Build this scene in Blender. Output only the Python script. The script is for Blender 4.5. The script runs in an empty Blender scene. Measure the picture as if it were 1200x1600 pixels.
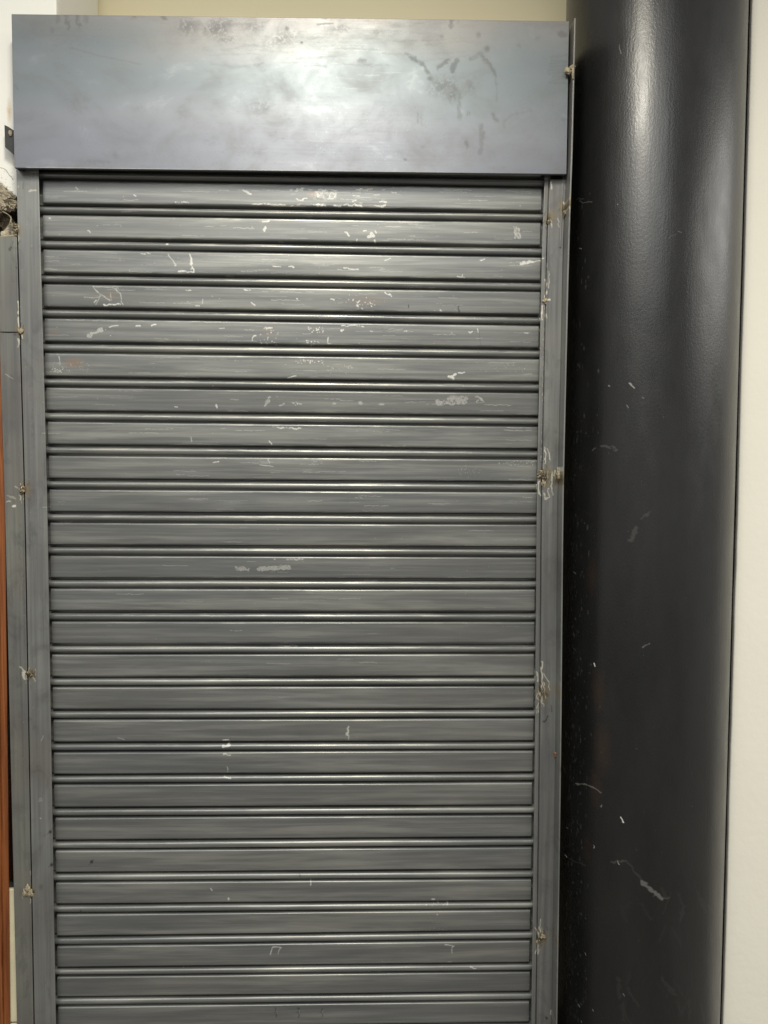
import bpy, bmesh, math, random
import numpy as np
from mathutils import Vector, Matrix, noise as mnoise
random.seed(7); rng = np.random.default_rng(11)
S = bpy.context.scene
COL = S.collection

# ------------------------------------------------------------------ camera
FPX = 1200.0
CAM = np.array([0.7064, -1.7323, 1.5468])
PITCH, YAW, ROLL = -0.0504, -0.0271, -0.0052
def cam_matrix():
    cy, sy = math.cos(YAW), math.sin(YAW); cp, sp = math.cos(PITCH), math.sin(PITCH); cr, sr = math.cos(ROLL), math.sin(ROLL)
    return (np.array([[cy,-sy,0],[sy,cy,0],[0,0,1]]) @ np.array([[1,0,0],[0,cp,-sp],[0,sp,cp]]) @ np.array([[cr,0,sr],[0,1,0],[-sr,0,cr]]))
CM = cam_matrix()
cd = bpy.data.cameras.new("camera"); cam = bpy.data.objects.new("camera", cd); COL.objects.link(cam)
cd.sensor_fit = 'VERTICAL'; cd.sensor_height = 24.0; cd.lens = FPX/1600*24.0
cd.clip_start = 0.05; cd.clip_end = 100
mw = Matrix.Identity(4)
for r in range(3):
    mw[r][0] = CM[r,0]; mw[r][1] = CM[r,2]; mw[r][2] = -CM[r,1]; mw[r][3] = CAM[r]
cam.matrix_world = mw
S.camera = cam
S.render.resolution_x = 768; S.render.resolution_y = 1024

# ------------------------------------------------------------------ light: indoor, ceiling tube, added soft ceiling and side fills
S.view_settings.view_transform = 'Standard'; S.view_settings.look = 'None'
S.view_settings.exposure = 0.30; S.view_settings.gamma = 1.0
W = bpy.data.worlds.new("World"); S.world = W; W.use_nodes = True
bg = W.node_tree.nodes["Background"]; bg.inputs[0].default_value = (1.0, 0.975, 0.92, 1); bg.inputs[1].default_value = 0.32
def area(name, loc, size, power, color, rot=(0,0,0), shape='DISK', size_y=None):
    l = bpy.data.lights.new(name, 'AREA'); l.shape = shape; l.size = size
    if size_y: l.size_y = size_y
    l.energy = power; l.color = color
    o = bpy.data.objects.new(name, l); o.location = loc; o.rotation_euler = rot; COL.objects.link(o); return o
area("ceiling_tube_light", (0.56, -1.26, 3.04), 0.13, 26, (1.0, 0.94, 0.80), shape='RECTANGLE', size_y=0.5)
area("ceiling_bounce_fill", (0.15, -2.6, 3.10), 2.4, 54, (0.98, 1.0, 0.99), shape='RECTANGLE', size_y=2.4)  # added soft fill standing in for light bounced off the ceiling
area("side_fill_light", (5.6, -2.0, 3.10), 4.2, 200, (1.0, 0.98, 0.92), shape='RECTANGLE', size_y=4.0)  # added fill that brightens the right-hand wall, not a known lamp

# ------------------------------------------------------------------ geometry helpers
def at(px, py, Y):                        # photo point -> point on the vertical plane at depth Y
    d = CM @ np.array([(px-600)/FPX, 1.0, (800-py)/FPX]); t = (Y-CAM[1])/d[1]
    p = CAM + t*d; return (p[0], p[2])
def link(name, bm, mat, parent=None, smooth=False, bevel=0, autos=None):
    me = bpy.data.meshes.new(name)
    bmesh.ops.recalc_face_normals(bm, faces=bm.faces[:])
    bm.to_mesh(me); bm.free()
    o = bpy.data.objects.new(name, me); COL.objects.link(o)
    me.materials.append(mat)
    if smooth:
        for p in me.polygons: p.use_smooth = True
    if parent is not None: o.parent = parent
    if bevel:
        b = o.modifiers.new("bevel", 'BEVEL'); b.width = bevel; b.segments = 2; b.limit_method = 'ANGLE'
    return o
def empty(name, loc=(0,0,0)):
    o = bpy.data.objects.new(name, None); o.location = loc; COL.objects.link(o); return o
def tag(o, label, cat, group=None):
    o['kind'] = 'thing'
    o['label'] = label; o['category'] = cat
    if group: o['group'] = group
    return o
def box(bm, x0, x1, y0, y1, z0, z1, dxf=None, nz=1, tilt=0.0, dxf2=None):
    rings = []
    for i in range(nz+1):
        z = z0+(z1-z0)*i/nz; dx = dxf(z) if dxf else 0; d2 = dxf2(z) if dxf2 else dx
        rings.append([bm.verts.new((x+(dx if x == x0 else d2), y, z+tilt*(x-x0))) for x, y in ((x0,y0),(x1,y0),(x1,y1),(x0,y1))])
    for a, b in zip(rings, rings[1:]):
        for k in range(4): bm.faces.new((a[k], a[(k+1)%4], b[(k+1)%4], b[k]))
    bm.faces.new(rings[0][::-1]); bm.faces.new(rings[-1]); return bm
def prism(bm, pts, y0, y1):               # pts (x,z) outline extruded in y
    a = [bm.verts.new((x, y0, z)) for x, z in pts]; b = [bm.verts.new((x, y1, z)) for x, z in pts]
    n = len(pts); bm.faces.new(a); bm.faces.new(b[::-1])
    for i in range(n): bm.faces.new((a[i], b[i], b[(i+1)%n], a[(i+1)%n]))
    return bm
def tube(bm, pts, r, seg=6, r2=None):
    rings = []; n = len(pts)
    for i, p in enumerate(pts):
        p = Vector(p); t = (Vector(pts[min(i+1,n-1)])-Vector(pts[max(i-1,0)])).normalized()
        u = t.orthogonal().normalized(); v = t.cross(u); rr = r if r2 is None else r+(r2-r)*i/(n-1)
        rings.append([bm.verts.new(p+(u*math.cos(a)+v*math.sin(a))*rr) for a in [2*math.pi*k/seg for k in range(seg)]])
    for a, b in zip(rings, rings[1:]):
        for k in range(seg): bm.faces.new((a[k], a[(k+1)%seg], b[(k+1)%seg], b[k]))
    bm.faces.new(rings[0]); bm.faces.new(rings[-1]); return bm
def lump(bm, c, r, sc=(1,1,1), rough=0.3, sub=2, seed=0, freq=1.3):
    g = bmesh.ops.create_icosphere(bm, subdivisions=sub, radius=1)
    for v in g['verts']:
        d = v.co.copy(); k = 1+rough*mnoise.noise(d*freq+Vector((seed*3.1, seed*1.7, 0)))+rough*0.5*mnoise.noise(d*freq*2.7+Vector((seed, 9, 2)))
        v.co = Vector((c[0]+d.x*k*r*sc[0], c[1]+d.y*k*r*sc[1], c[2]+d.z*k*r*sc[2]))
    return bm

# ------------------------------------------------------------------ wear map of the steel front (white chips, dark smudges, scorch, painted lip highlight)
MX0, MX1, MZ0, MZ1 = -0.15, 1.25, 0.2, 2.6
MW, MH = 1400, 2400
mask = np.zeros((MH, MW, 3), np.float32)
def vnoise(h, w, cell):
    gh, gw = h//cell+3, w//cell+3; g = rng.random((gh, gw)).astype(np.float32)
    yy = np.arange(h)/cell; xx = np.arange(w)/cell; y0 = yy.astype(int); x0 = xx.astype(int)
    fy = (yy-y0)[:,None].astype(np.float32); fx = (xx-x0)[None,:].astype(np.float32); fy = fy*fy*(3-2*fy); fx = fx*fx*(3-2*fx)
    return (g[y0][:,x0]*(1-fx)+g[y0][:,x0+1]*fx)*(1-fy)+(g[y0+1][:,x0]*(1-fx)+g[y0+1][:,x0+1]*fx)*fy
grain = 0.5*vnoise(MH, MW, 5)+0.5*vnoise(MH, MW, 2)
warpx = vnoise(MH, MW, 6)-.5; warpy = vnoise(MH, MW, 6)-.5
def topix(px, py, Y):
    x, z = at(px, py, Y); return (x-MX0)/(MX1-MX0)*MW, (z-MZ0)/(MZ1-MZ0)*MH
class Pen:
    def __init__(s, img, conv): s.img = img; s.conv = conv
    def line(s, pts, w, a=1.0, ch=0, soft=1.0, breakup=0.0):      # width in map pixels (mm)
        q = [s.conv(*p) for p in pts]
        for (x0, y0), (x1, y1) in zip(q, q[1:]): s.seg(x0, y0, x1, y1, w, a, ch, soft, breakup)
    def seg(s, x0, y0, x1, y1, w, a, ch, soft, breakup):
        H, Wd = s.img.shape[:2]; m = w/2+soft+1
        ix0, ix1 = int(max(0, min(x0,x1)-m)), int(min(Wd, max(x0,x1)+m+1)); iy0, iy1 = int(max(0, min(y0,y1)-m)), int(min(H, max(y0,y1)+m+1))
        if ix1 <= ix0 or iy1 <= iy0: return
        X, Y = np.meshgrid(np.arange(ix0, ix1), np.arange(iy0, iy1))
        jy, jx = iy0%600, ix0%400; hh, ww = iy1-iy0, ix1-ix0
        if hh < 1700 and ww < 950:
            am = min(5.0, 1.2+w*.9); X = X+warpx[jy:jy+hh, jx:jx+ww]*am*1.4; Y = Y+warpy[jy:jy+hh, jx:jx+ww]*am
        dx, dy = x1-x0, y1-y0; L = dx*dx+dy*dy+1e-6
        t = np.clip(((X-x0)*dx+(Y-y0)*dy)/L, 0, 1); d = np.hypot(X-x0-t*dx, Y-y0-t*dy)
        v = np.clip((w/2-d)/soft+0.5, 0, 1)*a
        if breakup > 0: v = v*np.clip((grain[iy0%600:iy0%600+(iy1-iy0), ix0%400:ix0%400+(ix1-ix0)]-breakup)*6+0.5, 0, 1) if (iy1-iy0) < 1700 and (ix1-ix0) < 950 else v
        sub = s.img[iy0:iy1, ix0:ix1, ch]; np.maximum(sub, v, out=sub)
    def blob(s, p, rx, ry, a=1.0, ch=0, soft=0.5, ang=0.0, breakup=0.0):
        x, y = s.conv(*p); H, Wd = s.img.shape[:2]; m = max(rx, ry)*(1+soft)+2
        ix0, ix1 = int(max(0, x-m)), int(min(Wd, x+m)); iy0, iy1 = int(max(0, y-m)), int(min(H, y+m))
        if ix1 <= ix0 or iy1 <= iy0: return
        X, Y = np.meshgrid(np.arange(ix0, ix1)-x, np.arange(iy0, iy1)-y); c, sn = math.cos(ang), math.sin(ang)
        d = np.hypot((X*c+Y*sn)/rx, (-X*sn+Y*c)/ry)+(grain[:iy1-iy0, :ix1-ix0]-0.5)*0.5
        v = np.clip((1-d)/soft, 0, 1)*a
        if breakup > 0: v = v*np.clip((grain[iy0%500:iy0%500+(iy1-iy0), ix0%400:ix0%400+(ix1-ix0)]-breakup)*6+0.5, 0, 1)
        sub = s.img[iy0:iy1, ix0:ix1, ch]; np.maximum(sub, v, out=sub)
    def specks(s, x0, x1, y0, y1, n, Y, r=(0.6, 1.6), a=(0.4, 1.0), ch=0, stretch=1.6):
        for _ in range(n):
            px, py = rng.uniform(x0, x1), rng.uniform(y0, y1); rr = rng.uniform(*r)
            s.blob((px, py, Y), rr*rng.uniform(1, stretch), rr, rng.uniform(*a), ch, 0.6, rng.uniform(-.6, .6))
pen = Pen(mask, topix)
F = 0.0                                   # slat faces
def wl(w, *pts, a=0.75, br=0.0, ch=0, Y=F): pen.line([(x, y, Y) for x, y in pts], w, a, ch, 1.0, br)
# white scratches and chips on the slats
wl(4, (380,297),(391,304)); wl(3, (275,316),(293,317), br=.45); wl(2.5, (395,319),(445,320), br=.35)
wl(5, (410,346),(418,346)); wl(3.5, (415,354),(411,361)); wl(3, (120,293),(122,296)); wl(3,(210,305),(211,306)); wl(3,(77,341),(79,342))
wl(2.5, (137,361),(141,364), a=.6); wl(3, (259,382),(261,383)); wl(3, (296,398),(299,408),(298,414),(302,425), br=.2); wl(2, (263,398),(274,415), a=.5, br=.3)
wl(3, (280,424),(302,426), br=.3); wl(2, (425,416),(438,417), br=.35); wl(2,(220,397),(235,396),br=.4)
wl(1.8, (143,448),(156,460),(172,470), a=.45, br=.3); wl(1.6, (145,448),(185,451), a=.4, br=.4); wl(1.8, (181,452),(187,460),(191,477), a=.6, br=.25); wl(1.5,(156,462),(152,470),(150,477),a=.35,br=.35); wl(1.5,(173,458),(174,470),a=.35,br=.3)
wl(3, (163,477),(186,475), br=.3); wl(2, (147,474),(150,470), a=.6)
pen.blob((173,462,F), 16, 12, .45, 2, .8, .2)
wl(2.5, (290,453),(298,455), br=.3); wl(2,(316,468),(317,474)); wl(2.5,(305,477),(311,478),a=.6); wl(2.5,(380,453),(391,454),br=.3); wl(2.5,(393,474),(398,478))
wl(7, (139,525),(158,515), a=.42, br=.2); wl(2, (170,511),(183,509), a=.8); wl(3,(211,509),(218,510),br=.3); wl(4,(236,510),(241,507),a=.9)
wl(3, (394,533),(396,525),(400,525)); wl(3, (413,512),(424,514), br=.35); wl(1.5,(343,513),(350,513))
pen.blob((420,520,F), 16, 14, .35, 2, .9); pen.specks(405,435,510,538,26,F)
pen.blob((115,567,F), 24, 12, .75, 2, .35, 0); pen.specks(78,140,566,582,70,F,(.5,1.0),(.2,.55)); pen.specks(80,98,576,584,22,F)
wl(1.5,(92,557),(94,570),a=.6); pen.blob((84,520,F),18,10,.4,2,.8)
for i in range(44):                        # the scuffed patch on the top slat
    x = rng.uniform(453,600); y = rng.choice([296,297,298,320,321,322]) if rng.random()<.75 else rng.uniform(300,318)
    l = rng.uniform(2,12); wl(rng.uniform(1.2,3.2), (x,y),(x+l,y+rng.uniform(-1,1)), a=rng.uniform(.6,1), br=.2)
wl(5,(492,300),(497,306),a=.8,br=.1); wl(6,(515,303),(524,302),a=.8,br=.15); wl(3,(515,302),(515,310)); wl(3,(524,302),(524,309)); wl(5,(595,323),(602,322))
pen.blob((490,303,F), 20, 10, .5, 2, .8); pen.blob((505,307,F), 36, 13, .35, 0, .9, breakup=.45); wl(2,(611,301),(618,302),br=.3)
wl(4,(540,364),(545,368)); wl(3,(567,361),(570,361)); wl(6,(575,370),(584,369),(580,366), br=.15); wl(3,(585,361),(587,363)); wl(3,(586,376),(587,378)); wl(2,(557,374),(558,377))
wl(3,(450,417),(459,418),br=.3); wl(3,(537,419),(561,421),br=.3); wl(2,(601,407),(610,404),a=.6); wl(2.5,(750,407),(756,406),a=.7)
for k in range(9): wl(2.2,(803+k*.9+rng.uniform(-1,1),354+rng.uniform(0,4)),(804+k+rng.uniform(-1,1),367+rng.uniform(0,8)),a=.4,br=.3)
wl(6,(814,412),(824,410)); wl(4,(824,410),(834,409)); wl(2.5,(834,409),(845,407),br=.3); wl(2,(722,434),(723,429),a=.7); wl(2,(715,433),(726,434),a=.7)
pen.blob((575,470,F), 55, 16, .32, 2, .9, 0); pen.specks(540,585,460,484,30,F); wl(3,(557,478),(559,480)); wl(2.5,(558,474),(562,471)); wl(3,(516,467),(522,468)); wl(2.5,(463,466),(465,467)); wl(2.5,(601,457),(612,463),br=.3)
wl(2.5,(637,478),(637,481),ch=1); wl(3,(716,480),(717,487),ch=1,a=.7); wl(2.5,(688,485),(689,487))
pen.specks(480,505,511,520,26,F,(.8,2)); pen.specks(478,500,532,540,20,F); wl(2,(512,528),(512,538),(516,538)); wl(3.5,(533,515),(535,517)); wl(2.5,(535,509),(567,510),br=.3)
wl(3,(732,519),(736,519)); wl(1.5,(745,514),(746,519)); wl(1.5,(748,518),(751,540),a=.35,ch=1); wl(2,(818,520),(824,520),a=.6); wl(2,(632,518),(635,518)); wl(2,(578,517),(583,518),a=.6)
pen.specks(460,505,561,568,34,F,(.6,1.4)); pen.specks(505,550,570,584,26,F,(.5,1.2),(.3,.7)); pen.specks(770,830,570,582,16,F,(.5,1.2),(.3,.7))
wl(4,(700,589),(707,588),(712,586),br=.1); wl(3,(706,588),(708,594)); wl(2.5,(716,584),(726,582)); wl(2,(450,590),(462,588),br=.2)
wl(3.5,(337,633),(339,638)); wl(9,(415,632),(420,622),a=.3,br=.3); wl(4,(437,634),(444,631),a=.35,br=.3); wl(3,(272,636),(276,636),a=.7)
wl(11,(684,629),(725,628),a=.3,br=.35); wl(9,(700,622),(728,622),a=.28,br=.35); wl(3,(742,620),(752,622),(755,628),a=.35); wl(3,(744,628),(748,625),a=.3)
pen.blob((563,630,F),6,5,.35,0,.6); pen.blob((522,631,F),5,3,.4,0,.6); pen.blob((596,632,F),8,3,.35,0,.6); pen.specks(455,475,628,634,8,F)
wl(2,(298,683),(298,690),a=.5); wl(2.5,(421,690),(423,694)); wl(3,(428,668),(470,670),br=.35,a=.7); wl(2,(405,727),(428,729),a=.5,br=.3); wl(2,(418,718),(420,724),a=.5)
pen.specks(775,838,720,728,34,F,(.5,1.3),(.4,.8)); pen.specks(715,750,728,748,24,F,(.5,1.2),(.25,.55)); pen.specks(485,505,720,727,14,F,(.5,1.2),(.3,.7)); wl(2,(333,723),(341,722))
wl(8,(370,889),(388,890),a=.3,br=.35); wl(10,(405,889),(452,887),a=.34,br=.3); wl(2,(427,875),(428,875)); wl(3,(448,875),(472,874),a=.5,br=.4)
wl(4.5,(543,1137),(543,1149),a=.55); wl(2.5,(544,1150),(543,1156),a=.4); wl(2.5,(349,1157),(356,1157),br=.2); wl(7,(350,1166),(357,1166),a=.7); wl(3,(350,1179),(359,1180),a=.6,br=.2); wl(2,(354,1198),(355,1207),a=.5,br=.3); wl(2.5,(349,1214),(360,1217),a=.6,br=.2)
wl(1.5,(183,1152),(194,1156),a=.5); wl(2,(329,1389),(332,1392),a=.6); wl(2.5,(355,1404),(357,1406),a=.7)
wl(3,(484,1377),(485,1383),a=.7); wl(3,(674,1406),(679,1406),a=.6); pen.specks(665,700,1408,1416,20,F,(.6,1.4),(.3,.6)); wl(2,(682,1429),(684,1430),a=.6); pen.specks(670,700,1450,1464,14,F,(.5,1.2),(.3,.6))
wl(2.5,(423,1492),(425,1481),(438,1480),a=.6,br=.1); wl(2,(437,1481),(435,1491),a=.5); wl(2.5,(696,1477),(708,1478),a=.6,br=.1); wl(2,(706,1478),(707,1490),a=.5,br=.25); wl(2,(700,1503),(706,1503),a=.4); wl(2.5,(735,1511),(742,1513),a=.6)
for x, y in ((143,1347),(85,1346),(83,1295)): pen.blob((x,y,F),4.5,5,.9,1,.5); wl(1.6,(x-5,y+4),(x+3,y-4),ch=1,a=.6)
for x in (431,466,503): pen.blob((x,1582,F),8,5,.35,1,.8); wl(3,(x,1576),(x,1590),ch=1,a=.5); wl(2,(x+1,1580),(x+1,1584),a=.4)
wl(3,(125,1421),(126,1424),ch=1,a=.8); wl(3,(468,1366),(469,1369),ch=1,a=.5); wl(2,(440,1545),(475,1555),ch=1,a=.2)
pen.specks(70,845,290,620,150,F,(.5,1.1),(.25,.8)); pen.specks(75,838,620,1000,90,F,(.4,.9),(.2,.6)); pen.specks(80,832,1000,1590,60,F,(.4,.9),(.15,.5))
for _ in range(520):                       # long fine horizontal scratches, denser in the middle of the upper slats
    l = rng.uniform(6,46); x = np.clip(rng.normal(470,210),70,830-l); y = 290+900*rng.beta(1.1,2.6); wl(rng.uniform(.6,1.3),(x,y),(x+l,y+l*.012+rng.uniform(-.4,.4)),a=rng.uniform(.08,.42),br=.30)
# guide rails and side angle: ground weld spots, scorch, scratches
G = -0.018
def wr(w, *pts, a=.8, br=.15, ch=0): wl(w, *pts, a=a, br=br, ch=ch, Y=G)
wr(2,(851,437),(854,444),(852,452)); wr(3,(852,455),(852,468)); wr(5,(849,470),(858,469),br=.2); wr(2.5,(848,478),(847,500)); wr(2,(853,480),(853,497),a=.6); wr(1.5,(857,425),(856,450),a=.6)
for k in range(26): y = 400+k*12.5; wr(1.4,(853-k*.28,y),(853-k*.28+rng.uniform(-.5,.5),y+rng.uniform(3,11)),a=rng.uniform(.2,.6),br=.3)
wr(2,(850,700),(852,712),(851,725)); wr(2,(855,702),(859,718),a=.7); pen.blob((857,735,G),7,6,.9,2,.5); pen.blob((867,742,G),13,18,.55,2,.9); wr(3,(862,738),(861,763),a=.5); wr(4,(848,768),(850,780),(856,778),(857,765),a=.5,br=.3); wr(2.5,(842,752),(841,768),(845,776),a=.7); pen.blob((849,752,G),8,12,.75,1,.6,breakup=.35); pen.blob((872,755,G),4,6,.6,1,.8)
wr(2.5,(846,1034),(846,1060),(847,1100),a=.7); wr(1.8,(848,1052),(856,1066),a=.7); wr(2.5,(838,1050),(840,1065),a=.6); wr(1.8,(849,1066),(851,1090),a=.6); wr(1.8,(856,1068),(858,1078),a=.6); wr(2,(841,1080),(838,1092),(845,1096),a=.6); wr(2,(842,1098),(838,1108),a=.6); pen.blob((852,1080,G),8,18,.6,2,.8); pen.blob((868,1076,G),9,18,.5,2,.9); wr(4,(849,1128),(855,1120),ch=1,a=.7); wr(2,(861,1102),(862,1112),ch=1,a=.5)
wr(2.5,(843,1436),(843,1456),a=.7); wr(2.5,(836,1450),(842,1464),a=.7); wr(2.5,(839,1478),(837,1491),a=.7); wr(2.5,(840,1474),(840,1490),a=.6); pen.blob((852,1462,G),12,14,.5,2,.9); wr(4,(852,1588),(853,1590),ch=1); wr(3,(860,1578),(860,1584),a=.5); pen.blob((864,1455,G),5,14,.35,2,.9)
pen.blob((876,322,G),8,14,.7,2,.8); pen.blob((866,335,G),12,8,.65,2,.9); wr(2,(861,285),(861,296),a=.7); pen.blob((869,1192,G),4,9,.6,1,.8); pen.blob((870,1180,G),7,9,.5,2,.8)
for _ in range(46):
    x = rng.uniform(30,885); y = 24+x*.0126+abs(rng.normal(0,5)); pen.blob((x,y,-.042),rng.uniform(4,26),rng.uniform(2,7),rng.uniform(.15,.6),2,1,0,.35)
for _ in range(26): pen.blob((rng.uniform(860,888),rng.uniform(36,268),-.042),rng.uniform(2,8),rng.uniform(4,16),rng.uniform(.1,.4),2,1,0,.35)
for _ in range(30): x = rng.uniform(30,880); pen.blob((x,260+x*.0116-abs(rng.normal(0,4)),-.042),rng.uniform(4,22),rng.uniform(1.5,5),rng.uniform(.15,.5),2,1,0,.35)
pen.blob((889,105,-.06),5,14,.5,2,.9)
wr(3,(28,472),(30,517),a=.6); pen.blob((24,512,G),6,12,.5,2,.9); wr(4,(28,530),(29,538),a=.9); pen.blob((23,522,G),6,6,.5,1,.9); wr(1.2,(3,520),(24,520),ch=1,a=.9,br=0)
wr(1.5,(7,584),(20,592),a=.4); pen.blob((36,765,G),9,14,.6,2,.8); wr(3,(24,760),(33,768),a=.35,br=.3); wr(2,(10,785),(14,783),a=.6); wr(3,(19,792),(24,791),a=.9); wr(4,(10,775),(22,778),a=.25,br=.3)
pen.blob((37,1055,G),6,12,.75,0,.35,.2,.2); wr(2.5,(31,1042),(38,1050),a=.6); wr(2.5,(44,1048),(54,1065),a=.35); pen.blob((49,1054,G),7,9,.6,2,.6); pen.blob((51,1053,G),3,3,.9,1,.5)
wr(2,(66,1150),(65,1158),a=.3); wr(2,(63,1279),(64,1280),a=.6); wr(5,(60,1252),(64,1250),a=.2,br=.3); pen.blob((63,1387,G),8,10,.35,1,.9)
wr(3,(34,319),(38,320),a=0); wr(4.5,(46,298),(55,298),a=.4,br=0); wr(2,(36,285),(36,294),ch=1,a=.5); wr(1.2,(28,292),(27,290),a=.5)
wr(3,(13,392),(16,386),ch=1,a=.6); wr(2.5,(24,418),(25,419),ch=1); wr(1.2,(46,388),(54,388),ch=1,a=.25)
pen.specks(28,60,280,1590,40,G,(.4,.9),(.15,.4)); pen.specks(5,50,560,1590,50,G,(.4,.9),(.15,.4))
for x, yb, ye in ((44,780,860),(30,820,940),(50,640,700),(36,900,1010)): wr(rng.uniform(3,6),(x,yb),(x+2,ye),ch=1,a=.18,br=.3)
for x, y, k in ((857,340,1.2),(880,328,1.2),(852,745,1.8),(870,748,1.4),(847,1082,1.7),(843,1465,1.5),(30,518,1.1),(36,764,1.4),(46,1053,1.2),(47,1393,1.0),(26,360,1.0)):
    pen.blob((x+2,y,G),12*k,18*k,.95,2,.9,0,.25); pen.blob((x,y+2,G),6*k,10*k,.95,1,.9,0,.25)
    for _ in range(int(3*k)): u=x+rng.normal(0,4*k); v=y+rng.normal(0,9*k); wr(rng.uniform(1,2.4),(u,v),(u+rng.uniform(-3,3),v+rng.uniform(4,14)),a=rng.uniform(.3,.8),br=.3)
    for _ in range(int(6*k)): u=x+rng.normal(0,4*k); v=y+rng.normal(0,7*k); wr(rng.uniform(1,2.4),(u,v),(u+rng.uniform(-3,3),v+rng.uniform(2,9)),a=rng.uniform(.4,.8),br=.2,ch=1)
# hood: finger marks, wiped arcs, drips, painted lip highlight
Hd = -0.042
def wh(w, *pts, a=.5, br=0.25, ch=1, soft=4.0): pen.line([(x, y, Hd) for x, y in pts], w, a, ch, soft, br)
wh(9,(89,26),(91,34),a=.45); wh(9,(103,26),(107,43),a=.6); wh(9,(120,26),(124,40),a=.65); wh(8,(134,26),(134,36),a=.45); wh(8,(80,46),(82,50),a=.3)
wh(8,(207,24),(211,26),a=.5); wh(9,(256,26),(258,29),a=.6)
pen.blob((440,60,Hd),60,22,.35,1,1,.2,.42); pen.blob((350,62,Hd),44,10,.4,1,1,0,.42); pen.blob((530,45,Hd),50,10,.3,1,1,0,.42); pen.blob((292,42,Hd),34,24,.6,1,.9,0,.4); pen.blob((338,45,Hd),40,26,.65,1,.9,.3,.38); pen.blob((395,42,Hd),30,14,.35,1,.9,0,.4); pen.blob((60,35,Hd),40,12,.25,1,1,0,.3); pen.blob((45,50,Hd),40,22,.2,1,1)
wh(1.5,(110,75),(150,86),(220,101),a=.45,br=0); wh(1.2,(60,55),(140,56),(200,60),a=.2); wh(2,(22,132),(27,139),a=.8)
pen.blob((448,45,Hd),6,7,.55,1,.8); wh(2,(495,39),(520,37),a=.6); pen.blob((471,67,Hd),4,4,.6,1,.8); pen.blob((507,28,Hd),8,5,.5,1,.8); pen.blob((565,95,Hd),14,8,.4,1,.9,0,.35); pen.blob((590,50,Hd),20,14,.3,1,.9,0,.4); pen.blob((620,40,Hd),20,8,.3,1,.9)
wh(9,(704,33),(704,43),a=.55); pen.blob((690,57,Hd),7,7,.45,1,.9); pen.blob((747,55,Hd),9,10,.5,1,.9); pen.blob((760,77,Hd),10,10,.65,1,.8,.3); wh(8,(735,92),(752,83),a=.4)
wh(9,(700,94),(684,107),a=.5); wh(10,(713,94),(706,112),a=.55); wh(7,(752,88),(764,100),(773,118),a=.55,br=.3); wh(3,(773,118),(777,140),(777,158),a=.4)
wh(8,(643,90),(660,100),(668,114),a=.5,br=.35); wh(6,(632,85),(650,90),a=.35,br=.3)
pen.blob((690,135,Hd),46,26,.5,1,.9,.35,.42); pen.blob((708,148,Hd),26,22,.6,1,.9,.5,.42); wh(9,(708,135),(718,150),(718,185),a=.4,br=.3); pen.blob((735,135,Hd),26,28,.35,1,.9,0,.45); pen.blob((672,123,Hd),12,8,.5,1,.9)
wh(1.6,(730,175),(730,181),a=.8); wh(1.6,(734,175),(734,180),a=.7); wh(8,(729,222),(730,230),a=.5); wh(9,(752,196),(753,215),(750,240),a=.4); wh(1.5,(749,195),(749,235),a=.5); wh(6,(770,178),(776,190),a=.5,br=.2); wh(3,(787,185),(787,200),a=.3); wh(2.5,(652,178),(652,192),a=.35,br=.3); wh(2,(658,178),(658,195),a=.3)
pen.blob((633,250,Hd),5,4,.5,1,.8); pen.blob((660,230,Hd),8,5,.3,1,.9); pen.blob((878,54,Hd),16,9,.7,1,.5,-.2); pen.blob((840,60,Hd),12,7,.4,1,.9,.4); pen.blob((810,72,Hd),10,6,.4,1,.9,-.5); pen.blob((855,40,Hd),40,10,.35,1,1,0,.3)
for k in range(9): wh(5,(861+rng.uniform(-4,4),90+k*5),(886,88+k*5+rng.uniform(-2,2)),a=.38,br=.2)
pen.blob((850,150,Hd),50,30,.3,1,1,.2,.2); pen.blob((880,187,Hd),9,7,.45,1,.8); wh(5,(785,190),(800,180),(830,172),a=.25,br=.25); pen.blob((820,235,Hd),70,40,.22,1,1); pen.blob((760,245,Hd),30,20,.2,1,1,.3)
pen.blob((120,165,Hd),40,34,.25,1,1,0,.45); wh(3,(118,150),(126,175),a=.35,br=.4); pen.blob((215,170,Hd),26,12,.3,1,1,0,.45); pen.blob((405,165,Hd),40,22,.3,1,1,0,.45); pen.blob((330,220,Hd),30,14,.28,1,1,0,.45); pen.blob((150,253,Hd),60,6,.35,1,.9,0,.4); pen.blob((180,243,Hd),10,12,.35,1,.9,.6,.3); pen.blob((400,240,Hd),30,14,.25,1,1,0,.4); pen.blob((285,180,Hd),30,30,.2,1,1,0,.4)
for _ in range(40): x=rng.uniform(300,680); y=rng.uniform(38,110); wh(rng.uniform(1.2,3),(x,y),(x+rng.uniform(20,90),y+rng.uniform(-9,5)),a=rng.uniform(.06,.22),br=.3)
for _ in range(24): x=rng.uniform(480,600); y=rng.uniform(70,150); pen.line([(x,y,Hd),(x+rng.uniform(8,36),y+rng.uniform(-.6,.6),Hd)],rng.uniform(.8,1.5),rng.uniform(.03,.12),0,1,.3)
pen.specks(300,700,150,258,260,Hd,(.5,1.3),(.15,.5),1); pen.specks(30,880,40,258,160,Hd,(.5,1.2),(.15,.45),1); pen.specks(480,640,170,258,160,Hd,(.4,.9),(.1,.3),0)
wl(1.5,(40,262),(885,273),a=.4,br=.3,Y=Hd)  # pale line along the lower lip, its lit edge painted on
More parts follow.
